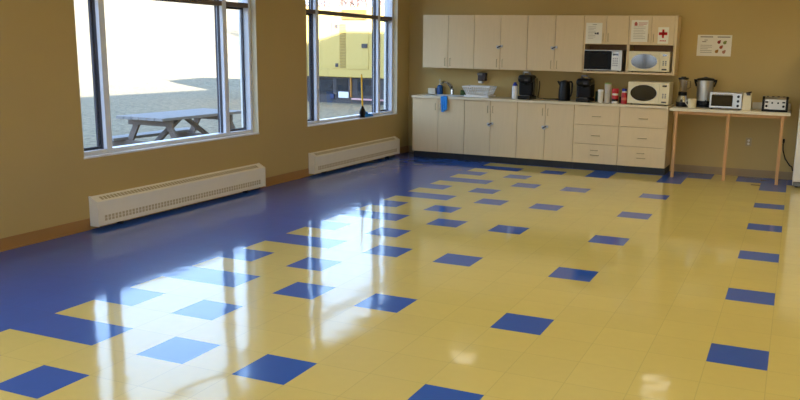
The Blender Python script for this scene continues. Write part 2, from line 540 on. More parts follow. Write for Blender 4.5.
lower_doors(-2.165, -1.337, 'pale maple base cabinet under the sink, at the window end', False)
lower_doors(-1.337, -.537, 'maple base cabinet with a silver latch, under the white dish rack', True)
lower_doors(-.537, .28, 'maple base cabinet with a silver latch, under the electric kettle', True)
def lower_drawers(x0, x1, label):
    x0 += .001; x1 -= .001
    t = thing('drawer_cabinet', label, 'cabinet', ((x0 + x1) / 2, 8.19, 0.0), 'lower drawer cabinets')
    cab_body(t, x0, x1, 7.951, 8.44, .096, .884)
    MB().box(x0, 7.99, 0.0, x1, 8.42, .095).build('toe_kick', M['toe'], t)
    xm = (x0 + x1) / 2
    for a, b, hz in ((.624, .880, .738), (.364, .620, .478), (.097, .360, .212)):
        d = MB().box(x0 + .002, DY, a, x1 - .002, DY + .02, b, .002).build('drawer', M['maple'], t)
        wire_pull(MB(), xm, DY, hz, True, .11).build('handle', M['handle'], d)
        if hz < .3:
            wire_pull(MB(), xm - .01, DY, .278, True, .09).build('handle', M['handle'], d)
lower_drawers(.28, .90, 'three-drawer maple cabinet below the second coffee maker and jars')
lower_drawers(.90, 1.535, 'three-drawer maple cabinet below the cream microwave on the counter')

# worktop with an opening for the sink
SX0, SX1, SY0, SY1 = -1.99, -1.47, 7.985, 8.33
w = MB()
for a in ((-2.172, 7.90, SX0, 8.449), (SX1, 7.90, 1.53, 8.449), (SX0, 7.90, SX1, SY0), (SX0, SY1, SX1, 8.449)):
    w.box(a[0], a[1], .886, a[2], a[3], .917)
tag(w.build('countertop', M['worktop'], loc=(-.32, 8.17, .886)), 'long cream laminate worktop running over the lower cabinets', 'worktop')

# sink
t = thing('sink', 'drop-in steel sink set in the worktop near the windows', 'sink', ((SX0 + SX1) / 2, (SY0 + SY1) / 2, .90))
b = MB(); k = .006
b.box(SX0 - .015, SY0 - .015, .9175, SX1 + .015, SY0 + .012, .922, .001); b.box(SX0 - .015, SY1 - .012, .9175, SX1 + .015, SY1 + .012, .922, .001)
b.box(SX0 - .015, SY0 + .012, .9175, SX0 + .012, SY1 - .012, .922, .001); b.box(SX1 - .012, SY0 + .012, .9175, SX1 + .015, SY1 - .012, .922, .001)
b.build('rim', M['steel'], t)
b = MB()
b.box(SX0 + .008, SY0 + .008, .76, SX0 + .012, SY1 - .008, .918); b.box(SX1 - .012, SY0 + .008, .76, SX1 - .008, SY1 - .008, .918)
b.box(SX0 + .012, SY0 + .008, .76, SX1 - .012, SY0 + .012, .918); b.box(SX0 + .012, SY1 - .012, .76, SX1 - .012, SY1 - .008, .918)
b.box(SX0 + .012, SY0 + .012, .76, SX1 - .012, SY1 - .012, .764)
b.build('basin', M['steel'], t)
MB().cyl((-1.73, 8.16, .764), (-1.73, 8.16, .769), .04).build('drain', M['chrome'], t)

# faucet
fx, fy = -1.725, 8.385
t = thing('faucet', 'chrome single-lever faucet behind the sink', 'faucet', (fx, fy, .917))
MB().lathe(fx, fy, [(.034, .917), (.034, .925), (.026, .932), (.024, 1.0), (.02, 1.02)]).build('base', M['chrome'], t)
MB().tube([(fx, fy, .99), (fx - .02, fy - .05, 1.06), (fx - .045, fy - .10, 1.105), (fx - .075, fy - .15, 1.115), (fx - .09, fy - .18, 1.095)], .016).build('spout', M['chrome'], t)
MB().tube([(fx, fy, 1.015), (fx + .005, fy - .01, 1.045), (fx - .02, fy + .0, 1.075), (fx - .06, fy + .0, 1.10)], .011).build('lever', M['chrome'], t)

# upper cabinets
UY = 8.12
def upper_doors(x0, x1, label, lk):
    x0 += .001; x1 -= .001
    t = thing('wall_cabinet', label, 'cabinet', ((x0 + x1) / 2, 8.28, 1.32), 'upper kitchen cabinets')
    cab_body(t, x0, x1, UY + .021, 8.448, 1.32, 2.08, True)
    xm = (x0 + x1) / 2
    for s, a, b in ((-1, x0 + .002, xm - .002), (1, xm + .002, x1 - .002)):
        d = MB().box(a, UY, 1.322, b, UY + .02, 2.078, .002).build('door', M['maple'], t)
        wire_pull(MB(), xm + s * .042, UY, 1.41, False, .105).build('handle', M['handle'], d)
    if lk: latch(t, xm - .01, UY, 1.64)
upper_doors(-2.10, -1.288, 'maple wall cabinet above the sink, no latch', False)
upper_doors(-1.288, -.489, 'maple wall cabinet with a silver latch, above the dish rack', True)
upper_doors(-.489, .311, 'maple wall cabinet with a silver latch, above the electric kettle', True)
def upper_niche(x0, x1, label, lastright):
    x0 += .001; x1 -= .001
    t = thing('microwave_shelf_cabinet', label, 'cabinet', ((x0 + x1) / 2, 8.28, 1.312), 'upper cabinets with an open shelf')
    k = .018; b = MB()
    xr = x1 - (.034 if lastright else k)
    b.box(x0, UY + .021, 1.312, x0 + k, 8.448, 2.08); b.box(xr, UY + (.0 if lastright else .021), 1.312, x1, 8.448, 2.08)
    b.box(x0 + k, UY + .021, 2.062, xr, 8.43, 2.08)
    b.box(x0 + k, UY + .021, 1.70, xr, 8.43, 1.716)
    b.build('body', M['maple'], t)
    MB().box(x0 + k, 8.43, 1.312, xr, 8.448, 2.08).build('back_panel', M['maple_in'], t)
    MB().box(x0 + k, UY, 1.312, xr, 8.429, 1.340, .002).build('shelf', M['maple'], t)
    xe = xr if lastright else x1
    xm = (x0 + xe) / 2
    for s, a, c in ((-1, x0 + .002, xm - .002), (1, xm + .002, xe - .002)):
        d = MB().box(a, UY, 1.70, c, UY + .02, 2.072, .002).build('door', M['maple'], t)
        wire_pull(MB(), xm + s * .034, UY, 1.79, False, .10).build('handle', M['handle'], d)
upper_niche(.311, .919, 'short wall cabinet with an open shelf holding the black-door microwave', False)
upper_niche(.919, 1.548, 'short wall cabinet bearing the red cross sheet, cream microwave on its open shelf', True)

# papers on the cabinet doors
def sheet(name, x0, z0, x1, z1, y, label, cat, marks):
    t = thing(name, label, cat, ((x0 + x1) / 2, y, z0))
    MB().box(x0, y - .0012, z0, x1, y - .0002, z1).build('paper', M['paper'], t)
    W, H = x1 - x0, z1 - z0
    for nm, m, rects in marks:
        b = MB()
        for (a, c, d, e) in rects:
            b.box(x0 + a * W, y - .0018, z0 + c * H, x0 + d * W, y - .0011, z0 + e * H)
        b.build(nm, m, t)
    return t
pink_ink = mat('faded_red_ink', (190, 96, 78), .8)
lines = lambda a, d, z0, n, dz, th=.02: [(a, z0 - i * dz, d - (.12 if i % 3 == 2 else 0), z0 - i * dz + th) for i in range(n)]
sheet('notice_sheet', .338, 1.707, .560, 1.982, UY, 'white notice sheet hanging on the cabinet door above the black-door microwave', 'notice',
      [('print', M['ink'], [(.4, .9, .66, .925)] + lines(.14, .6, .8, 9, .07, .014)), ('emblem', M['gendark'], [(.55, .45, .66, .52), (.68, .44, .8, .54)])])
sheet('letter_sheet', .949, 1.738, 1.169, 2.02, UY, 'white letter with a red emblem in its corner on a cabinet door', 'notice',
      [('print', M['ink'], lines(.14, .86, .68, 8, .075, .014)), ('letterhead', pink_ink, [(.42, .86, .96, .885), (.42, .80, .9, .82), (.42, .74, .72, .755)]),
       ('emblem', pink_ink, [(.18, .74, .36, .88), (.22, .88, .32, .92)])])
sheet('first_aid_sheet', 1.302, 1.72, 1.441, 1.932, UY, 'small white sheet with a bold red cross on a cabinet door', 'sign',
      [('red_cross', M['redink'], [(.09, .52, .87, .69), (.385, .345, .575, .86)]), ('lettering', M['redink'], [(.20, .14, .33, .20), (.36, .14, .48, .20), (.51, .14, .62, .20), (.65, .14, .78, .20)])])
# poster on the back wall
px0, px1, pz0, pz1 = 1.774, 2.209, 1.572, 1.847
t = sheet('wall_poster', px0, pz0, px1, pz1, YB, 'landscape poster of coloured pictures and text on the tan wall above the coffee urn', 'poster',
      [('heading', M['ink'], [(.08, .88, .45, .93), (.58, .88, .95, .93)]), ('print', M['ink'], lines(.1, .44, .5, 5, .085, .02) + [(.14, .66, .26, .70), (.2, .74, .3, .77)])])
W, H = px1 - px0, pz1 - pz0
for u, v, c, nm in ((.63, .66, (150, 52, 46), 'red_picture'), (.80, .64, (132, 140, 72), 'green_picture'), (.70, .42, (178, 90, 50), 'orange_picture'), (.58, .22, (170, 120, 40), 'amber_picture'), (.79, .20, (186, 128, 100), 'pink_picture')):
    cx, cz = px0 + u * W, pz0 + v * H
    b = MB()
    b.cyl((cx, YB - .0011, cz), (cx, YB - .002, cz), .021, seg=14)
    b.box(cx + .004, YB - .002, cz + .008, cx + .024, YB - .0011, cz + .026)
    b.build(nm, mat('poster_' + nm, c, .8), t)

# ------------------------------------------------------------------ microwaves
def microwave(x0, x1, y0, y1, z0, z1, label, style):
    t = thing('microwave', label, 'microwave', ((x0 + x1) / 2, (y0 + y1) / 2, z0), 'microwave ovens')
    body = M['cream'] if style != 'black' else M['steel']
    zb = z0 + .012
    MB().box(x0, y0 + .02, zb, x1, y1, z1, .008).build('body', body, t)
    for a in (x0 + .05, x1 - .05):
        for c in (y0 + .06, y1 - .05):
            MB().cyl((a, c, z0), (a, c, zb + .001), .014, seg=12).build('foot', M['black'], t)
    W, H = x1 - x0, z1 - zb
    if style == 'black':
        xd = x0 + W * .73
        d = MB().box(x0 + .004, y0 + .004, zb + .012, xd, y0 + .021, z1 - .012, .005).build('door', M['blackdoor'], t)
        MB().box(x0 + .004, y0, z1 - .014, x1 - .004, y0 + .021, z1 - .002, .003).build('top_trim', M['steel'], d)
        MB().box(x0 + .09, y0 + .002, zb + .05, xd - .06, y0 + .0045, z1 - .05, .001).build('window', M['black_m'], d)
        p = MB().box(xd + .003, y0 + .004, zb + .012, x1 - .03, y0 + .021, z1 - .016, .004).build('control_panel', M['steel'], t)
        MB().box(xd + .018, y0 + .002, z1 - .075, x1 - .045, y0 + .0045, z1 - .045).build('display', M['glossblk'], p)
        b = MB()
        for i in range(3):
            for j in range(4):
                b.box(xd + .018 + i * .026, y0 + .001, zb + .06 + j * .03, xd + .036 + i * .026, y0 + .0045, zb + .078 + j * .03, .002)
        b.build('buttons', M['grey'], p)
        MB().box(x0 + .004, y0, zb + .002, x1 - .004, y0 + .021, zb + .012, .002).build('bottom_trim', M['steel'], t)
    else:
        xd = x0 + W * .76
        d = MB().box(x0 + .003, y0, zb + .004, xd, y0 + .021, z1 - .004, .007).build('door', M['cream'], t)
        cx, cz = x0 + W * .385, zb + H * .50
        b = MB(); n = 40; rx, rz = W * .315, H * .365
        b.prism([(cx + rx * math.cos(2 * PI * i / n), cz + rz * math.sin(2 * PI * i / n)) for i in range(n)], 'y', y0 - .001, y0 + .004)
        b.build('window', M['glossblk'], d)
        b = MB(); pts = [(cx + (rx + .004) * math.cos(2 * PI * i / n), y0 + .0, cz + (rz + .004) * math.sin(2 * PI * i / n)) for i in range(n + 1)]
        b.tube(pts, .004, 8); b.build('window_rim', M['tub'], d)
        p = MB().box(xd + .003, y0, zb + .004, x1 - .003, y0 + .021, z1 - .004, .006).build('control_panel', M['cream'], t)
        pm = (xd + x1) / 2
        MB().box(pm - .028, y0 - .002, z1 - .058, pm + .028, y0 + .001, z1 - .034).build('display', M['glossblk'], p)
        b = MB()
        for sx in (-1, 1):
            for j in range(3):
                b.box(pm + sx * .016 - .009, y0 - .002, zb + .085 + j * .022, pm + sx * .016 + .009, y0 + .001, zb + .101 + j * .022, .001)
        b.build('buttons', M['grey'], p)
        MB().box(pm - .032, y0 - .003, zb + .022, pm + .032, y0 + .001, zb + .042, .002).build('door_button', M['gendark'], p)
microwave(.336, .852, 8.085, 8.42, 1.3405, 1.626, 'black-door microwave with a steel control panel on the open shelf', 'black')
microwave(.942, 1.482, 8.085, 8.42, 1.3405, 1.618, 'cream microwave with an oval window on the open shelf below the red cross sheet', 'cream')
microwave(.975, 1.52, 7.99, 8.35, .9175, 1.220, 'cream microwave with an oval black window standing on the worktop', 'cream2')

# ------------------------------------------------------------------ on the worktop
ZT = .9175
def bottle_thing(name, label, cat, x, y, parts, group=None, z=ZT):
    t = thing(name, label, cat, (x, y, z), group)
    for nm, prof, m in parts:
        MB().lathe(x, y, [(r, z + h) for r, h in prof]).build(nm, m, t)
    return t
bottle_thing('dish_soap_bottle', 'blue pump bottle of dish soap behind the sink', 'bottle', -1.92, 8.375,
    [('bottle', [(.044, 0), (.046, .006), (.046, .115), (.04, .13), (.02, .145)], M['blue_soap']),
     ('collar', [(.02, .1455), (.02, .165), (.008, .168), (.007, .205)], M['frost'])])
p = bpy.data.objects['dish_soap_bottle']
b = MB(); b.tube([(-1.92, 8.375, ZT + .20), (-1.92, 8.375, ZT + .222), (-1.915, 8.345, ZT + .224), (-1.913, 8.325, ZT + .214)], .006, 8)
b.build('pump', M['frost'], p)
t = thing('soap_box', 'small pale box on the worktop corner beside the blue soap bottle', 'box', (-2.06, 8.405, ZT))
MB().box(-2.12, 8.375, ZT, -2.0, 8.435, ZT + .075, .004).build('box', M['tub'], t)
MB().box(-2.122, 8.373, ZT + .0755, -1.998, 8.437, ZT + .09, .003).build('lid', M['tub'], t)
tag(MB().box(-1.585, 8.36, ZT, -1.50, 8.40, ZT + .08, .012).build('sponge', M['sponge'], loc=(-1.54, 8.38, ZT)), 'dark green sponge standing between the faucet and dish rack', 'sponge')

# dish rack
rx0, rx1, ry0, ry1 = -1.425, -1.01, 8.06, 8.36
t = thing('dish_rack', 'white wire dish rack with a drip tray, empty, on the worktop', 'dish rack', ((rx0 + rx1) / 2, 8.21, ZT))
b = MB()
b.box(rx0 + .02, ry0, ZT, rx1 - .01, ry1, ZT + .008, .003)
b.box(rx0 + .02, ry0, ZT + .008, rx0 + .03, ry1, ZT + .026, .002); b.box(rx1 - .02, ry0, ZT + .008, rx1 - .01, ry1, ZT + .026, .002)
b.box(rx0 + .03, ry0, ZT + .008, rx1 - .02, ry0 + .01, ZT + .026, .002); b.box(rx0 + .03, ry1 - .01, ZT + .008, rx1 - .02, ry1, ZT + .026, .002)
b.build('drip_tray', M['white'], t)
zl, zh = ZT + .032, ZT + .150
lo = [(rx0 + .06, ry0 + .02), (rx1 - .05, ry0 + .02), (rx1 - .05, ry1 - .02), (rx0 + .06, ry1 - .02)]
hi = [(rx0, ry0 - .01), (rx1, ry0 - .01), (rx1, ry1), (rx0, ry1)]
b = MB()
for ring, z, r in ((lo, zl, .006), (hi, zh, .009)):
    for i in range(4):
        a, c = ring[i], ring[(i + 1) % 4]
        b.cyl((a[0], a[1], z), (c[0], c[1], z), r, seg=8)
for i in range(4):
    n = 12 if i % 2 == 0 else 7
    a0, a1 = lo[i], lo[(i + 1) % 4]; h0, h1 = hi[i], hi[(i + 1) % 4]
    for k in range(n + 1):
        f = k / n
        b.cyl((a0[0] + (a1[0] - a0[0]) * f, a0[1] + (a1[1] - a0[1]) * f, zl), (h0[0] + (h1[0] - h0[0]) * f, h0[1] + (h1[1] - h0[1]) * f, zh), .0045 if 0 < k < n else .008, seg=6)
    for f in (.35, .68):
        pa = [a0[j] + (h0[j] - a0[j]) * f for j in (0, 1)]; pb = [a1[j] + (h1[j] - a1[j]) * f for j in (0, 1)]
        b.cyl((pa[0], pa[1], zl + (zh - zl) * f), (pb[0], pb[1], zl + (zh - zl) * f), .004, seg=6)
for k in range(1, 12):
    x = lo[0][0] + (lo[1][0] - lo[0][0]) * k / 12
    b.cyl((x, lo[0][1], zl), (x, lo[2][1], zl), .003, seg=6)
    b.tube([(x, lo[0][1] + .07, zl), (x, lo[0][1] + .09, zl + .06), (x, lo[0][1] + .11, zl)], .003, 6)
b.build('basket', M['white'], t)

bottle_thing('cleaner_bottle', 'white bottle with a dark blue cap beside the first coffee maker', 'bottle', -.648, 8.13,
    [('bottle', [(.040, 0), (.043, .006), (.043, .165), (.036, .182)], M['white']),
     ('cap', [(.036, .1825), (.034, .20), (.022, .214), (.018, .232), (.012, .234)], M['blue_cap'])])

# pod coffee makers
def coffee_maker(x, y, w, h, label, tank):
    t = thing('coffee_maker', label, 'coffee maker', (x, y, ZT), 'black pod coffee makers')
    a = w / 2; y0, y1 = y - .15, y + .15; z = ZT
    MB().box(x - a * .86, y0, z, x + a * .86, y1, z + .05, .014, seg=3).build('base', M['black'], t)
    g = MB().box(x - a * .55, y0 + .012, z + .0505, x + a * .55, y0 + .063, z + .057, .002)
    for i in range(7): g.box(x - a * .5 + i * a * .155, y0 + .018, z + .057, x - a * .46 + i * a * .155, y0 + .06, z + .060)
    g.build('drip_tray', M['grey'], t)
    MB().box(x - a * .9, y - .085, z + .0505, x + a * .9, y1 - .005, z + h * .74, .03, seg=3).build('column', M['black_m'], t)
    MB().box(x - a * .95, y0 - .005, z + h * .60, x + a * .95, y + .12, z + h * .90, .045, seg=4).build('brew_head', M['black'], t)
    MB().lathe(x, y - .118, [(.02, z + h * .54), (.03, z + h * .56), (.03, z + h * .605)], 18).build('spout', M['black_m'], t)
    pts = [(x + a * .62 * math.cos(th), y0 - .012 + .05 * math.sin(th), z + h * .80 + .155 * h * math.sin(th) * 1.0) for th in [PI * i / 14 for i in range(15)]]
    MB().tube([(x - a * .42, y - .02, z + h * .885), (x - a * .40, y - .06, z + h * .97), (x - a * .2, y - .09, z + h * .992), (x + a * .2, y - .09, z + h * .992), (x + a * .40, y - .06, z + h * .97), (x + a * .42, y - .02, z + h * .885)], .014, 10).build('lid_handle', M['latch'], t)
    MB().box(x + a * .02, y0 - .009, z + h * .67, x + a * .5, y0 - .004, z + h * .74, .002).build('badge_panel', M['gendark'], t)
    s = tank
    MB().box(x + s * a * .83 - .028, y - .04, z + .05, x + s * a * .83 + .028, y + .13, z + h * .78, .016, seg=3).build('water_tank', M['glossblk'], t)
coffee_maker(-.482, 8.18, .225, .381, 'black pod coffee maker with a raised silver handle, beside the white bottle', 1)
coffee_maker(.358, 8.18, .225, .356, 'squat black pod coffee maker with a dark grey handle, beside the kettle', -1)
o = bpy.data.objects['coffee_maker.001']
for c in o.children:
    if c.name.startswith('lid_handle'): c.data.materials[0] = M['grey']

# cords
def cord(name, pts, r, label, m=None):
    return tag(MB().tube(pts, r, 8).build(name, m or M['black'], loc=pts[0]), label, 'cord')
cord('power_cord', [(-.352, 8.30, ZT + .02), (-.33, 8.37, ZT + .0085), (-.29, 8.40, ZT + .0085), (-.27, 8.30, ZT + .0085), (-.2, 8.24, ZT + .0085), (-.1, 8.26, ZT + .012), (-.06, 8.30, ZT + .0085), (.0, 8.36, ZT + .0085), (.06, 8.33, ZT + .0085)], .007, 'black power cord lying on the worktop in front of the wall, left of the kettle')
cord('appliance_lead', [(-.40, 8.44, ZT + .02), (-.388, 8.443, ZT + .1), (-.378, 8.443, ZT + .2), (-.384, 8.443, ZT + .25)], .006, 'dark lead running up the wall beside the first coffee maker')

# kettle
kx, ky = .058, 8.20
t = thing('electric_kettle', 'black electric jug kettle between the two coffee makers', 'kettle', (kx, ky, ZT))
MB().lathe(kx, ky, [(.082, ZT), (.086, ZT + .006), (.084, ZT + .022)]).build('base', M['black_m'], t)
MB().lathe(kx, ky, [(.078, ZT + .0225), (.084, ZT + .04), (.080, ZT + .15), (.070, ZT + .24), (.070, ZT + .252)]).build('jug', M['black'], t)
MB().lathe(kx, ky, [(.070, ZT + .2525), (.064, ZT + .268), (.03, ZT + .278), (.016, ZT + .284)]).build('lid', M['black'], t)
MB().prism([(kx - .066, ZT + .248), (kx - .064, ZT + .19), (kx - .102, ZT + .262), (kx - .10, ZT + .272)], 'y', ky - .026, ky + .026).build('spout', M['black'], t)
MB().tube([(kx + .064, ky, ZT + .262), (kx + .095, ky, ZT + .262), (kx + .106, ky, ZT + .235), (kx + .103, ky, ZT + .13), (kx + .094, ky, ZT + .07), (kx + .08, ky, ZT + .062)], .0125, 10).build('handle', M['black'], t)

bottle_thing('green_canister', 'dark green canister between the squat coffee maker and the white cups', 'canister', .512, 8.30,
    [('can', [(.036, 0), (.038, .004), (.038, .125)], M['green']), ('lid', [(.039, .1255), (.039, .14), (.03, .144)], M['green'])])
bottle_thing('creamer_tub', 'short off-white tub with a white lid, beside the taller clear container', 'container', .592, 8.10,
    [('tub', [(.030, 0), (.034, .005), (.037, .150)], M['tub']), ('lid', [(.039, .1505), (.039, .172), (.034, .178)], M['white'])])
bottle_thing('frosted_container', 'tall frosted container with a pale green rim, beside the red-lidded jar', 'container', .684, 8.12,
    [('container', [(.038, 0), (.041, .006), (.047, .252)], M['frost']), ('lid', [(.049, .2525), (.049, .262), (.03, .272)], M['lime'])])
bottle_thing('coffee_jar', 'jar with a red lid and red and white bands, near the cream microwave', 'jar', .799, 8.06,
    [('foot_band', [(.040, 0), (.043, .004), (.043, .03)], M['white']), ('dark_band', [(.0425, .0303), (.0425, .062)], M['black_m']), ('red_band', [(.044, .0623), (.044, .108)], M['red']),
     ('white_band', [(.042, .1083), (.040, .135)], M['tub']), ('shoulder_band', [(.043, .1353), (.046, .16)], M['red']),  ('lid', [(.047, .1603), (.047, .192), (.042, .2)], M['red'])])
bottle_thing('spice_pot', 'small black pot tucked behind the jars, near the cream microwave', 'pot', .862, 8.19,
    [('pot', [(.028, 0), (.030, .004), (.030, .06)], M['black']), ('lid', [(.031, .0605), (.031, .08), (.02, .084)], M['black_m'])])
bottle_thing('creamer_bottle', 'red bottle with a blue lid touching the side of the cream microwave', 'bottle', .921, 8.06,
    [('bottle', [(.036, 0), (.039, .004), (.039, .12), (.034, .15)], M['red']), ('label_band', [(.0398, .05), (.0398, .085)], mat('pale_label', (214, 120, 90), .5)), ('neck', [(.034, .1505), (.030, .168)], M['white']), ('lid', [(.034, .1685), (.034, .198), (.03, .203)], M['blue_cap'])])

# dispenser on the wall
t = thing('soap_dispenser', 'dark wall soap dispenser with a white push lever, over the dish rack', 'dispenser', (-1.25, 8.40, 1.11))
MB().box(-1.312, 8.36, 1.142, -1.19, 8.4495, 1.262, .012, seg=3).build('housing', mat('smoky_brown', (58, 44, 46), .3), t)
MB().box(-1.318, 8.355, 1.225, -1.235, 8.36, 1.258, .002).build('label_plate', M['grey'], t)
MB().box(-1.305, 8.365, 1.108, -1.245, 8.445, 1.141, .008).build('push_lever', M['white'], t)

# blue dishcloth over the worktop edge
b = MB()
nx, nz = 14, 16
path = [(7.968, .9187), (7.94, .9187), (7.905, .9187), (7.894, .915), (7.893, .89), (7.894, .86), (7.896, .82), (7.897, .78), (7.898, .74), (7.899, .715)]
grid = []
for j, (yy, zz) in enumerate(path):
    row = []
    for i in range(nx + 1):
        u = i / nx
        w_ = .112 if j > 2 else .10
        off = .010 * math.sin(u * 9 + .3) * (1 if j > 3 else 0) * min(1, (j - 3) / 3)
        hem = (.03 * math.sin(u * 4.0 + .5) if j == len(path) - 1 else 0)
        row.append(b.bm.verts.new((-1.703 + (u - .0) * w_ * (1 - .02 * j) + .002 * j, yy - abs(off) - .001, zz - hem * .7)))
    grid.append(row)
for r0, r1 in zip(grid, grid[1:]):
    for i in range(nx): b.bm.faces.new((r0[i], r0[i + 1], r1[i + 1], r1[i]))
o = b.build('dishcloth', M['blue_cloth'], loc=(-1.65, 7.9, .9))
sol = o.modifiers.new('thick', 'SOLIDIFY'); sol.thickness = .003; sol.offset = 1
tag(o, 'blue dishcloth draped over the worktop edge in front of the sink', 'cloth')

# ------------------------------------------------------------------ side table
t = thing('side_table', 'narrow white-topped table on pine legs against the back wall', 'table', (2.28, 8.15, 0))
MB().box(1.556, 7.85, .866, 3.012, 8.448, .905, .003).build('tabletop', M['table'], t)
MB().box(1.60, 7.885, .828, 2.97, 7.905, .8655).build('rail', M['pine'], t)
MB().box(1.60, 8.42, .80, 2.97, 8.446, .8655).build('wall_cleat', M['pine'], t)
for x in (1.645, 2.288, 2.925):
    l = MB().box(x - .019, 7.865, .0, x + .019, 7.884, .8655, .002)
    l.box(x - .016, 7.884, .0, x + .016, 7.91, .828, .002)
    l.build('leg', M['pine'], t)

TT = .9055
# blender
bx, by = 1.660, 8.22
t = thing('blender', 'jug blender with a chrome base at the end of the white table nearest the cabinets', 'blender', (bx, by, TT))
MB().lathe(bx, by, [(.078, TT), (.082, TT + .01), (.078, TT + .06)], 24).build('base', M['black'], t)
mo = MB().lathe(bx, by, [(.077, TT + .0605), (.064, TT + .11), (.056, TT + .145)], 24).build('motor_housing', M['chrome'], t)
MB().cyl((bx, by - .072, TT + .08), (bx, by - .088, TT + .085), .016).build('knob', M['black'], mo)
MB().lathe(bx, by, [(.056, TT + .1455), (.058, TT + .15), (.058, TT + .19), (.052, TT + .195)], 24).build('collar', M['black'], t)
MB().lathe(bx, by, [(.048, TT + .1955), (.054, TT + .26), (.062, TT + .355)], 24).build('jug', M['clear'], t)
MB().lathe(bx, by, [(.066, TT + .3555), (.068, TT + .362), (.066, TT + .378), (.035, TT + .381), (.032, TT + .393)], 24).build('lid', M['black'], t)
MB().tube([(bx + .058, by, TT + .34), (bx + .09, by, TT + .335), (bx + .094, by, TT + .26), (bx + .055, by, TT + .225)], .008, 8).build('handle', M['clear'], t)
# mug
mx_, my_ = 1.818, 7.99
t = thing('mug', 'cream mug standing between the blender and the coffee urn', 'mug', (mx_, my_, TT))
c = MB()
prof = [(.045, TT), (.050, TT + .004), (.056, TT + .12), (.052, TT + .12), (.046, TT + .01), (.005, TT + .008)]
c.lathe(mx_, my_, prof, 24).build('cup', mat('cream_ceramic', (228, 216, 178), .3), t)
MB().tube([(mx_ - .050, my_, TT + .1), (mx_ - .078, my_, TT + .095), (mx_ - .082, my_, TT + .06), (mx_ - .05, my_, TT + .028)], .007, 8).build('handle', M['frost'], t)
# urn
ux, uy = 1.933, 8.315
t = thing('coffee_urn', 'tall steel coffee urn with black lid and base on the white table', 'urn', (ux, uy, TT))
MB().lathe(ux, uy, [(.125, TT), (.125, TT + .02), (.105, TT + .03), (.102, TT + .085)], 32).build('base', M['black'], t)
MB().lathe(ux, uy, [(.100, TT + .0855), (.103, TT + .09), (.106, TT + .34), (.11, TT + .35)], 32).build('tank', M['steel'], t)
MB().lathe(ux, uy, [(.116, TT + .3505), (.118, TT + .362), (.10, TT + .377), (.05, TT + .386), (.02, TT + .392), (.018, TT + .398)], 32).build('lid', M['black'], t)
for s in (-1, 1):
    MB().tube([(ux + s * .10, uy, TT + .33), (ux + s * .125, uy, TT + .352), (ux + s * .138, uy, TT + .36), (ux + s * .132, uy, TT + .33), (ux + s * .112, uy, TT + .27)], .012, 8).build('handle', M['black'], t)
sp = MB().cyl((ux + .03, uy - .10, TT + .055), (ux + .03, uy - .15, TT + .055), .012).build('tap', M['black'], t)
MB().box(ux + .022, uy - .156, TT + .058, ux + .038, uy - .144, TT + .10, .003).build('tap_lever', M['black'], sp)
# toaster oven
ox0, ox1, oy0, oy1, oz0, oz1 = 2.032, 2.428, 7.97, 8.185, TT + .012, TT + .215
t = thing('toaster_oven', 'silver toaster oven with a glass door and three knobs beside the urn', 'toaster oven', ((ox0 + ox1) / 2, 8.14, TT))
MB().box(ox0, oy0 + .015, oz0, ox1, oy1, oz1, .006).build('body', M['steel'], t)
for a in (ox0 + .03, ox1 - .03):
    for c in (oy0 + .05, oy1 - .04): MB().cyl((a, c, TT), (a, c, oz0 + .001), .012, seg=12).build('foot', M['black'], t)
xd = ox0 + .30
f = MB()
f.box(ox0 + .004, oy0, oz0 + .008, xd, oy0 + .0145, oz0 + .03, .002); f.box(ox0 + .004, oy0, oz1 - .034, xd, oy0 + .0145, oz1 - .008, .002)
f.box(ox0 + .004, oy0, oz0 + .03, ox0 + .022, oy0 + .0145, oz1 - .034, .002); f.box(xd - .018, oy0, oz0 + .03, xd, oy0 + .0145, oz1 - .034, .002)
d = f.build('door', M['steel'], t)
MB().box(ox0 + .022, oy0 + .006, oz0 + .03, xd - .018, oy0 + .0145, oz1 - .034).build('glass', M['glossblk'], d)
h = MB(); h.cyl((ox0 + .03, oy0 - .022, oz1 - .024), (xd - .026, oy0 - .022, oz1 - .024), .007, seg=10)
h.cyl((ox0 + .045, oy0, oz1 - .024), (ox0 + .045, oy0 - .022, oz1 - .024), .005, seg=8); h.cyl((xd - .04, oy0, oz1 - .024), (xd - .04, oy0 - .022, oz1 - .024), .005, seg=8)
h.build('handle', M['chrome'], d)
MB().box(xd + .004, oy0 + .002, oz0 + .008, ox1 - .004, oy0 + .0145, oz1 - .008, .003).build('control_panel', M['steel'], t)
for k in range(3):
    z = oz0 + .04 + k * .058
    MB().cyl(((xd + ox1) / 2, oy0 + .002, z), ((xd + ox1) / 2, oy0 - .018, z), .018, .015, seg=18).build('knob', M['black'], t)
# can opener
cx, cy = 2.487, 8.03
t = thing('can_opener', 'upright cream electric can opener with a dark head, right of the toaster oven', 'can opener', (cx, cy, TT))
MB().prism([(cx - .058, TT), (cx + .052, TT), (cx + .046, TT + .215), (cx - .048, TT + .215)], 'y', cy - .05, cy + .06).build('body', M['cream'], t)
MB().box(cx - .01, cy - .075, TT + .19, cx + .035, cy - .0505, TT + .222, .004).build('cutter_head', M['gendark'], t)
MB().box(cx - .02, cy - .068, TT + .2155, cx + .046, cy + .02, TT + .232, .005, rot=Matrix.Rotation(-.25, 3, 'Y')).build('lever', M['black_m'], t)
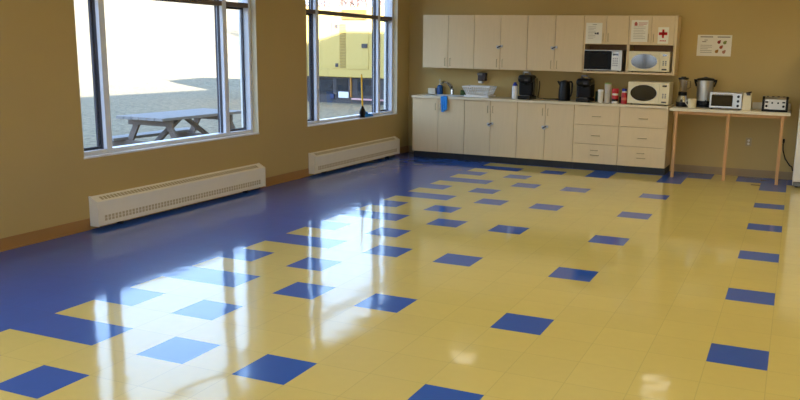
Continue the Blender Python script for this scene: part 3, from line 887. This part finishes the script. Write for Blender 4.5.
# toaster
tx0, tx1, ty0, ty1 = 2.667, 2.975, 7.935, 8.17
t = thing('toaster', 'steel-fronted toaster with black sides beside the tray on the white table', 'toaster', ((tx0 + tx1) / 2, 8.05, TT))
MB().box(tx0, ty0, TT, tx1, ty1, TT + .03, .01).build('base', M['black'], t)
for a, b_ in ((tx0 + .002, tx0 + .03), (tx1 - .03, tx1 - .002)):
    MB().prism([(ty0 + .002, TT + .0305), (ty1 - .002, TT + .0305), (ty1 - .01, TT + .15), (ty1 - .035, TT + .185), (ty0 + .06, TT + .185), (ty0 + .018, TT + .155)], 'x', a, b_).build('side_panel', M['black'], t)
bd = MB().prism([(ty0 + .006, TT + .0305), (ty1 - .006, TT + .0305), (ty1 - .014, TT + .148), (ty1 - .037, TT + .18), (ty0 + .062, TT + .18), (ty0 + .021, TT + .152)], 'x', tx0 + .0305, tx1 - .0305).build('body', M['steel'], t)
for k in range(4):
    x = tx0 + .058 + k * .064
    s = MB().box(x - .014, ty0 + .07, TT + .1805, x + .014, ty1 - .05, TT + .188, .003)
    s.build('slot', mat('slot_brown', (70, 52, 40), .6), t)
for x in (tx0 + .055, tx1 - .055):
    MB().box(x - .018, ty0 - .012, TT + .11, x + .018, ty0 + .012, TT + .128, .004).build('lever', M['black'], t)
    MB().cyl((x, ty0 + .012, TT + .07), (x, ty0 - .008, TT + .07), .015, seg=16).build('knob', M['black'], t)
for x in (tx0 + .12, tx1 - .12):
    MB().box(x - .01, ty0 - .004, TT + .10, x + .01, ty0 + .016, TT + .12, .003).build('button', M['black_m'], t)
MB().box(tx0 + .035, ty0 - .001, TT + .04, tx0 + .08, ty0 + .02, TT + .145, .003).build('control_strip', M['white'], t)
# tray leaning behind the toaster
t = tag(MB().box(2.535, 8.40, TT, 3.0, 8.43, TT + .085, .006).box(2.545, 8.392, TT + .012, 2.99, 8.40, TT + .072, .002).build('serving_tray', M['frost'], loc=(2.77, 8.41, TT)), 'translucent tray standing against the wall behind the toaster', 'tray')

# outlet
t = thing('wall_outlet', 'ivory electrical outlet on the wall under the white table', 'outlet', (2.528, YB, .42))
MB().box(2.49, YB - .006, .405, 2.566, YB, .52, .003).build('plate', M['outlet'], t)
for z in (.44, .482):
    MB().cyl((2.528, YB - .006, z), (2.528, YB - .009, z), .016, seg=16).build('socket', M['tub'], t)

# fridge
fx0, fx1, fy0, fy1 = 3.108, 3.84, 7.74, 8.42
t = thing('refrigerator', 'white refrigerator standing at the right end of the back wall', 'refrigerator', ((fx0 + fx1) / 2, 8.1, 0))
MB().box(fx0, fy0 + .06, .02, fx1, fy1, 1.68, .01).build('body', M['fridge'], t)
for za, zb in ((.075, 1.12), (1.13, 1.675)):
    d = MB().box(fx0, fy0, za, fx1, fy0 + .058, zb, .012, seg=3).build('door', M['fridge'], t)
    zz = (za + .06, za + .38) if za > 1 else (zb - .4, zb - .06)
    MB().tube([(fx1 - .05, fy0, zz[0]), (fx1 - .05, fy0 - .04, zz[0] + .02), (fx1 - .05, fy0 - .04, zz[1] - .02), (fx1 - .05, fy0, zz[1])], .012).build('handle', M['white'], d)
MB().box(fx0 + .01, fy0 + .025, .018, fx1 - .01, fy0 + .059, .07, .003).build('kick_grille', M['grey'], t)
for x in (fx0 + .05, fx1 - .05):
    MB().cyl((x, fy0 + .08, 0), (x, fy0 + .08, .021), .02, seg=12).build('foot', M['black'], t)
cord('fridge_cord', [(2.958, 8.435, .50), (2.955, 8.425, .46), (2.962, 8.42, .38), (3.0, 8.42, .27), (3.06, 8.42, .19), (3.09, 8.425, .17), (3.10, 8.432, .12)], .008, 'black cord hanging down the wall beside the refrigerator')
tag(MB().box(2.945, 8.432, .48, 2.972, 8.4495, .53, .004).build('plug', M['black'], loc=(2.958, 8.44, .5)), 'black plug on the wall behind the last table leg', 'plug')

# scraps on the floor
tag(MB().box(2.635, 7.70, .0005, 2.742, 7.735, .004, .001).build('floor_scrap', M['scrap'], loc=(2.69, 7.72, 0)), 'thin dark scrap lying on yellow tiles before the right table leg', 'scrap')
tag(MB().cyl((-1.735, 7.22, .0005), (-1.735, 7.22, .004), .07, seg=20).build('floor_disc', M['scrapg'], loc=(-1.735, 7.22, 0)), 'round grey disc on the blue tiles in front of the sink cabinet', 'floor disc')

# plunger and cloth on the sill of the second window
zs = WZ0 + .0165
sx, sy = -2.512, 7.03
t = thing('plunger', 'black rubber plunger with a yellow handle on the windowsill', 'plunger', (sx, sy, zs))
MB().lathe(sx, sy, [(.040, zs), (.042, zs + .012), (.038, zs + .03), (.050, zs + .055), (.050, zs + .085), (.036, zs + .115), (.020, zs + .14), (.014, zs + .165)], 20, sx=.68, sy=1.4).build('cup', M['black'], t)
MB().cyl((sx, sy, zs + .155), (sx, sy - .03, zs + .60), .0125, .0105, 12).build('handle', M['yellow_h'], t)
b = MB()
for k, (yy, w_, hh) in enumerate(((7.155, .075, .075), (7.235, .08, .045), (7.31, .06, .025))):
    b.lathe(-2.517, yy, [(.005, zs + hh), (w_ * .35, zs + hh * .8), (w_ * .5, zs + hh * .3), (w_ * .52, zs)][::-1], 14, sx=.55, sy=1.3)
tag(b.build('sill_cloth', M['blue_cloth'], loc=(-2.517, 7.18, zs)), 'crumpled blue cloth on the windowsill beside the plunger', 'cloth')

# ------------------------------------------------------------------ ceiling lights, plus added panels for room fill
CL = [(1.66, 7.6), (-1.13, 7.6), (1.3, 5.2), (4.0, 6.0), (1.0, 1.8), (4.0, 3.0), (2.1, -1.6), (-1.13, -1.6), (4.0, -.5)]
def light_panel(x, y, ax, ay, m, label):
    t = thing('ceiling_light', label, 'light', (x, y, ZC), 'ceiling lights')
    f = MB(); k = .02
    f.box(x - ax, y - ay, ZC - .03, x - ax + k, y + ay, ZC - .0005); f.box(x + ax - k, y - ay, ZC - .03, x + ax, y + ay, ZC - .0005)
    f.box(x - ax + k, y - ay, ZC - .03, x + ax - k, y - ay + k, ZC - .0005); f.box(x - ax + k, y + ay - k, ZC - .03, x + ax - k, y + ay, ZC - .0005)
    f.build('frame', M['white'], t)
    MB().box(x - ax + k, y - ay + k, ZC - .025, x + ax - k, y + ay - k, ZC - .015).build('diffuser', m, t)
    return t
small = light_panel(CL[0][0], CL[0][1], .2, .2, M['lamp_dim'], 'small dim ceiling light near the kitchen wall')
copy_tree(small, loc=(CL[1][0], CL[1][1], ZC))
big = light_panel(CL[2][0], CL[2][1], .3, .6, M['lamp'], 'long bright ceiling light panel over the middle of the room')  # unseen panel and its copies, added to brighten the room
for (x, y) in CL[3:]: copy_tree(big, loc=(x, y, ZC))

# ------------------------------------------------------------------ outdoors
G = -0.15
def terrain(x, y):
    d = math.hypot(x - (XO), y - 8) if x < XO else 0
    z = G
    if x < -24:
        u = (-24 - x)
        z += 0.055 * u + 0.0006 * u * u if u < 60 else 0.055 * 60 + .0006 * 3600 + .02 * (u - 60)
    if y > 26:
        u = min(y - 26, 90)
        z += 0.045 * u
    return z
bm = bmesh.new()
gx = [-260, -200, -150, -120, -100] + list(range(-90, -24, 4)) + [-24, -18, -12, -8, -5, XO, 0, 8, 20, 40, 80, 140]
gy = [-140, -90, -60, -40, -25, -15, -8, 0, 5, 10, 15, 20, 26] + list(range(30, 120, 5)) + [130, 160, 200, 260]
V = [[bm.verts.new((x, y, terrain(x, y))) for y in gy] for x in gx]
for i in range(len(gx) - 1):
    for j in range(len(gy) - 1):
        if gx[i] >= XO and gx[i + 1] <= 8 and gy[j] >= -4 and gy[j + 1] <= 10: continue
        bm.faces.new((V[i][j], V[i + 1][j], V[i + 1][j + 1], V[i][j + 1]))
me = bpy.data.meshes.new('ground'); bm.to_mesh(me); bm.free(); me.materials.append(M['grass'])
for p in me.polygons: p.use_smooth = True
g = bpy.data.objects.new('ground', me); COL.objects.link(g)
tag(g, 'pale dry lawn rising to a hill outside', kind='structure')

# picnic table
tz = G + .765
px0, px1, py0, py1 = -5.47, -4.66, 5.46, 7.25
t = thing('picnic_table', 'weathered grey wooden picnic table with attached benches on the lawn', 'picnic table', ((px0 + px1) / 2, (py0 + py1) / 2, G))
b = MB(); n = 6; wd = (px1 - px0) / n
for i in range(n): b.box(px0 + i * wd + .004, py0, tz - .04, px0 + (i + 1) * wd - .004, py1, tz, .004)
b.build('tabletop', M['oldwood'], t)
for s in (0, 1):
    bx0 = px0 - .32 if s == 0 else px1 + .06
    b = MB()
    for i in range(2): b.box(bx0 + i * .132, py0, G + .41, bx0 + i * .132 + .126, py1, G + .45, .004)
    b.build('bench', M['oldwood'], t)
xm = (px0 + px1) / 2
for y in (py0 + .22, py1 - .30):
    MB().box(px0 + .02, y - .02, tz - .13, px1 - .02, y + .02, tz - .0405, .004).build('top_crossbar', M['oldwood2'], t)
    MB().box(px0 - .30, y - .02, G + .31, px1 + .30, y + .02, G + .4095, .004).build('seat_crossbar', M['oldwood2'], t)
    for s in (-1, 1):
        a = Vector((xm + s * .24, y + .041, tz - .045)); c = Vector((xm + s * .62, y + .041, G + .03))
        d = c - a; L_ = d.length; ang = math.atan2(d.x, -d.z)
        b = MB().box(a.x - .045, y + .0205, a.z - L_, a.x + .045, y + .06, a.z, .004, rot=Matrix.Rotation(-ang, 3, 'Y'), piv=tuple(a))
        b.build('leg', M['oldwood2'], t)
for ya, yb in ((py0 + .25, xm), (py1 - .33, xm)):
    ymid = (py0 + py1) / 2
    s = 1 if ya < ymid else -1
    a = Vector((xm, ya, G + .36)); c = Vector((xm, ya + s * .55, tz - .06))
    d = c - a; ang = math.atan2(d.y, d.z)
    b = MB().box(a.x - .045, a.y - .018, a.z, a.x + .045, a.y + .018, a.z + d.length, .003, rot=Matrix.Rotation(-ang, 3, 'X'), piv=tuple(a))
    b.build('brace', M['oldwood2'], t)

# generator
gx0, gx1, gy0, gy1 = -13.4, -7.3, 19.5, 21.9
t = thing('generator', 'large yellow generator housing on a dark base, seen through the second window', 'generator', ((gx0 + gx1) / 2, (gy0 + gy1) / 2, G))
hs = MB().box(gx0, gy0, .66, gx1, gy1, 2.80, .03).build('housing', M['genyel'], t)
d = MB().box(-10.42, gy0 - .02, .92, -9.14, gy0 - .001, 2.36, .006).build('access_door', M['genyel'], t)
b = MB()
b.box(-10.14, gy0 - .024, .95, -9.93, gy0 - .0205, 2.28)
b.build('louver_recess', M['genlou'], d)
b = MB()
for i in range(28): b.box(-10.15, gy0 - .035, .97 + i * .047, -9.92, gy0 - .0245, .97 + i * .047 + .022, rot=Matrix.Rotation(.5, 3, 'X'))
b.build('louver', M['genyel'], d)
for z in (2.21, 1.03):
    MB().box(-10.30, gy0 - .04, z - .055, -10.20, gy0 - .0205, z + .055, .005).build('hinge', M['gendark'], d)
lv = MB().box(-10.07, gy0 - .012, 2.40, -9.22, gy0 - .001, 2.70).build('vent', mat('vent_dark', (84, 62, 34), .8), t)
b = MB()
for i in range(20): b.box(-10.06 + i * .042, gy0 - .024, 2.43, -10.042 + i * .042, gy0 - .0125, 2.67)
b.build('vent_slat', M['genlou'], lv)
MB().box(-9.36, gy0 - .06, 1.57, -9.17, gy0 - .001, 1.70, .008).build('latch_box', M['gendark'], t)
MB().box(-9.02, gy0 - .012, 1.56, -8.75, gy0 - .001, 1.66, .002).build('maker_plate', M['sign'], t)
MB().box(-11.35, gy0 - .012, .70, -11.33, gy0 - .001, 2.75).build('panel_seam', M['genlou'], t)
MB().box(-8.95, gy0 - .012, .70, -8.93, gy0 - .001, 2.75).build('panel_seam', M['genlou'], t)
bs = MB().box(gx0 + .1, gy0 + .12, G, gx1 - .1, gy1 - .1, .659).build('base', M['gendark'], t)
b = MB()
for xa, xb in ((-13.1, -12.2), (-12.1, -11.4), (-11.2, -10.5), (-10.35, -9.95), (-9.6, -8.9), (-8.6, -7.7)):
    b.box(xa, gy0 + .105, .12, xb, gy0 + .1195, .60)
b.build('base_recess', M['gendk2'], bs)
MB().box(-10.25, gy0 + .06, .02, -9.89, gy0 + .075, .21, .002).build('sign', M['sign'], bs)
MB().box(-10.55, gy0 + .05, -.02, -10.41, gy0 + .104, .13, .01).build('blue_valve', mat('dull_blue', (52, 62, 104), .6), bs)
MB().box(-9.825, gy0 + .04, G + .2, -9.785, gy0 + .104, .655, .004).build('orange_strap', M['orange'], bs)
MB().box(-9.72, gy0 - .06, -.02, -7.4, gy0 + .0, .03, .004).build('pink_edge', M['pink'], bs)

# bare trees on the hill behind the generator
def tree_mesh(seed, h):
    rnd = random.Random(seed)
    tr, br = MB(), MB()
    tr.cyl((0, 0, -.4), (0, 0, h * .45), h * .022, h * .015, 7)
    tr.cyl((0, 0, h * .45), (0, 0, h * .9), h * .015, h * .004, 6)
    def rec(p, d, ln, r, k):
        q = p + d * ln
        br.cyl(p, q, r, r * .5, 4)
        if k == 0: return
        for _ in range(3):
            nd = (d + Vector((rnd.uniform(-.7, .7), rnd.uniform(-.7, .7), rnd.uniform(-.1, .6)))).normalized()
            rec(p + d * ln * rnd.uniform(.45, 1), nd, ln * rnd.uniform(.5, .7), r * .6, k - 1)
    for i in range(16):
        z = h * rnd.uniform(.12, .85); a = rnd.uniform(0, 2 * PI)
        rec(Vector((0, 0, z)), Vector((math.cos(a), math.sin(a), rnd.uniform(.4, 1.0))).normalized(), h * .2 * (1.15 - z / h), h * .008, 3)
    return tr, br
protos = []
spots = []
rt = random.Random(5)
for row in range(6):
    for k in range(3):
        d = 58 + row * 11 + rt.uniform(-1, 1)
        az = -.545 + (k + (0, .5, .25, .75, .12, .62)[row]) * 6.6 / d + rt.uniform(-.003, .003)
        spots.append((3.05 + d * math.sin(az), -3.1 + d * math.cos(az)))
for i, (x, y) in enumerate(spots):
    z = terrain(x, y)
    if len(protos) < 3:
        t = thing('bare_tree', 'leafless tree in the pale woods behind the yellow generator', 'tree', (0, 0, 0), 'bare woodland trees')
        tr, br = tree_mesh(31 + i, 9 + i)
        tr.build('trunk', M['bark'], t); br.build('branches', M['bark'], t)
        protos.append(t); t.location = (x, y, z)
    else:
        o = copy_tree(protos[i % 3], loc=(x, y, z))
        o.rotation_euler.z = rt.uniform(0, 6.28)
        s = rt.uniform(.8, 1.2); o.scale = (s, s, s)

# ------------------------------------------------------------------ light
sd = bpy.data.lights.new('sun', 'SUN'); so = bpy.data.objects.new('sun', sd); COL.objects.link(so)
to_sun = Vector((8.3, -6.1, 2.3)).normalized()
so.rotation_euler = to_sun.to_track_quat('Z', 'Y').to_euler()
sd.energy = 46.0; sd.angle = math.radians(.6); sd.color = (1.0, .93, .80)

W = bpy.data.worlds.new('sky'); S.world = W; W.use_nodes = True
nt = W.node_tree; N = nt.nodes; L = nt.links
bg = N['Background']
tc = N.new('ShaderNodeTexCoord'); sp = N.new('ShaderNodeSeparateXYZ')
L.new(tc.outputs['Generated'], sp.inputs[0])
cr = N.new('ShaderNodeValToRGB')
e = cr.color_ramp.elements
e[0].position = 0.0; e[0].color = (.84, .92, 1.0, 1)
e[1].position = 1.0; e[1].color = (.13, .19, .30, 1)
m0 = e.new(.14); m0.color = (.50, .71, 1.0, 1)
m_ = e.new(.46); m_.color = (.42, .66, 1.0, 1)
m2 = e.new(.62); m2.color = (.22, .32, .48, 1)
L.new(sp.outputs['Z'], cr.inputs[0]); L.new(cr.outputs[0], bg.inputs['Color'])
bg.inputs['Strength'].default_value = 4.8

# ------------------------------------------------------------------ camera
R = ((0.9212209635, 0.3885435902, 0.0196421687), (0.0936114698, -0.1723777611, -0.9805726899), (-0.3776093604, 0.9051628505, -0.1951701438))
cd = bpy.data.cameras.new('camera'); co = bpy.data.objects.new('camera', cd); COL.objects.link(co)
r, dn, fw = (Vector(v) for v in R)
mw = Matrix((( r.x, -dn.x, -fw.x, 3.05175), (r.y, -dn.y, -fw.y, -3.10898), (r.z, -dn.z, -fw.z, 1.59915), (0, 0, 0, 1)))
co.matrix_world = mw
cd.sensor_fit = 'HORIZONTAL'; cd.sensor_width = 36.0
cd.lens = 818.909 / 800 * 36.0
cd.shift_x = -(448.570 - 400) / 800
cd.shift_y = (211.744 - 200) / 800
cd.clip_end = 1000; cd.clip_start = .05
S.camera = co

vs = S.view_settings
S.display_settings.display_device = 'sRGB'
vs.view_transform = 'Standard'; vs.look = 'None'; vs.gamma = 1.0; vs.use_curve_mapping = False
vs.exposure = 0.22
S.cycles.use_denoising = True
S.cycles.denoising_prefilter = 'ACCURATE'
S.cycles.max_bounces = 10
S.cycles.diffuse_bounces = 6
S.cycles.glossy_bounces = 4
S.cycles.transparent_max_bounces = 12
S.cycles.sample_clamp_indirect = 8.0
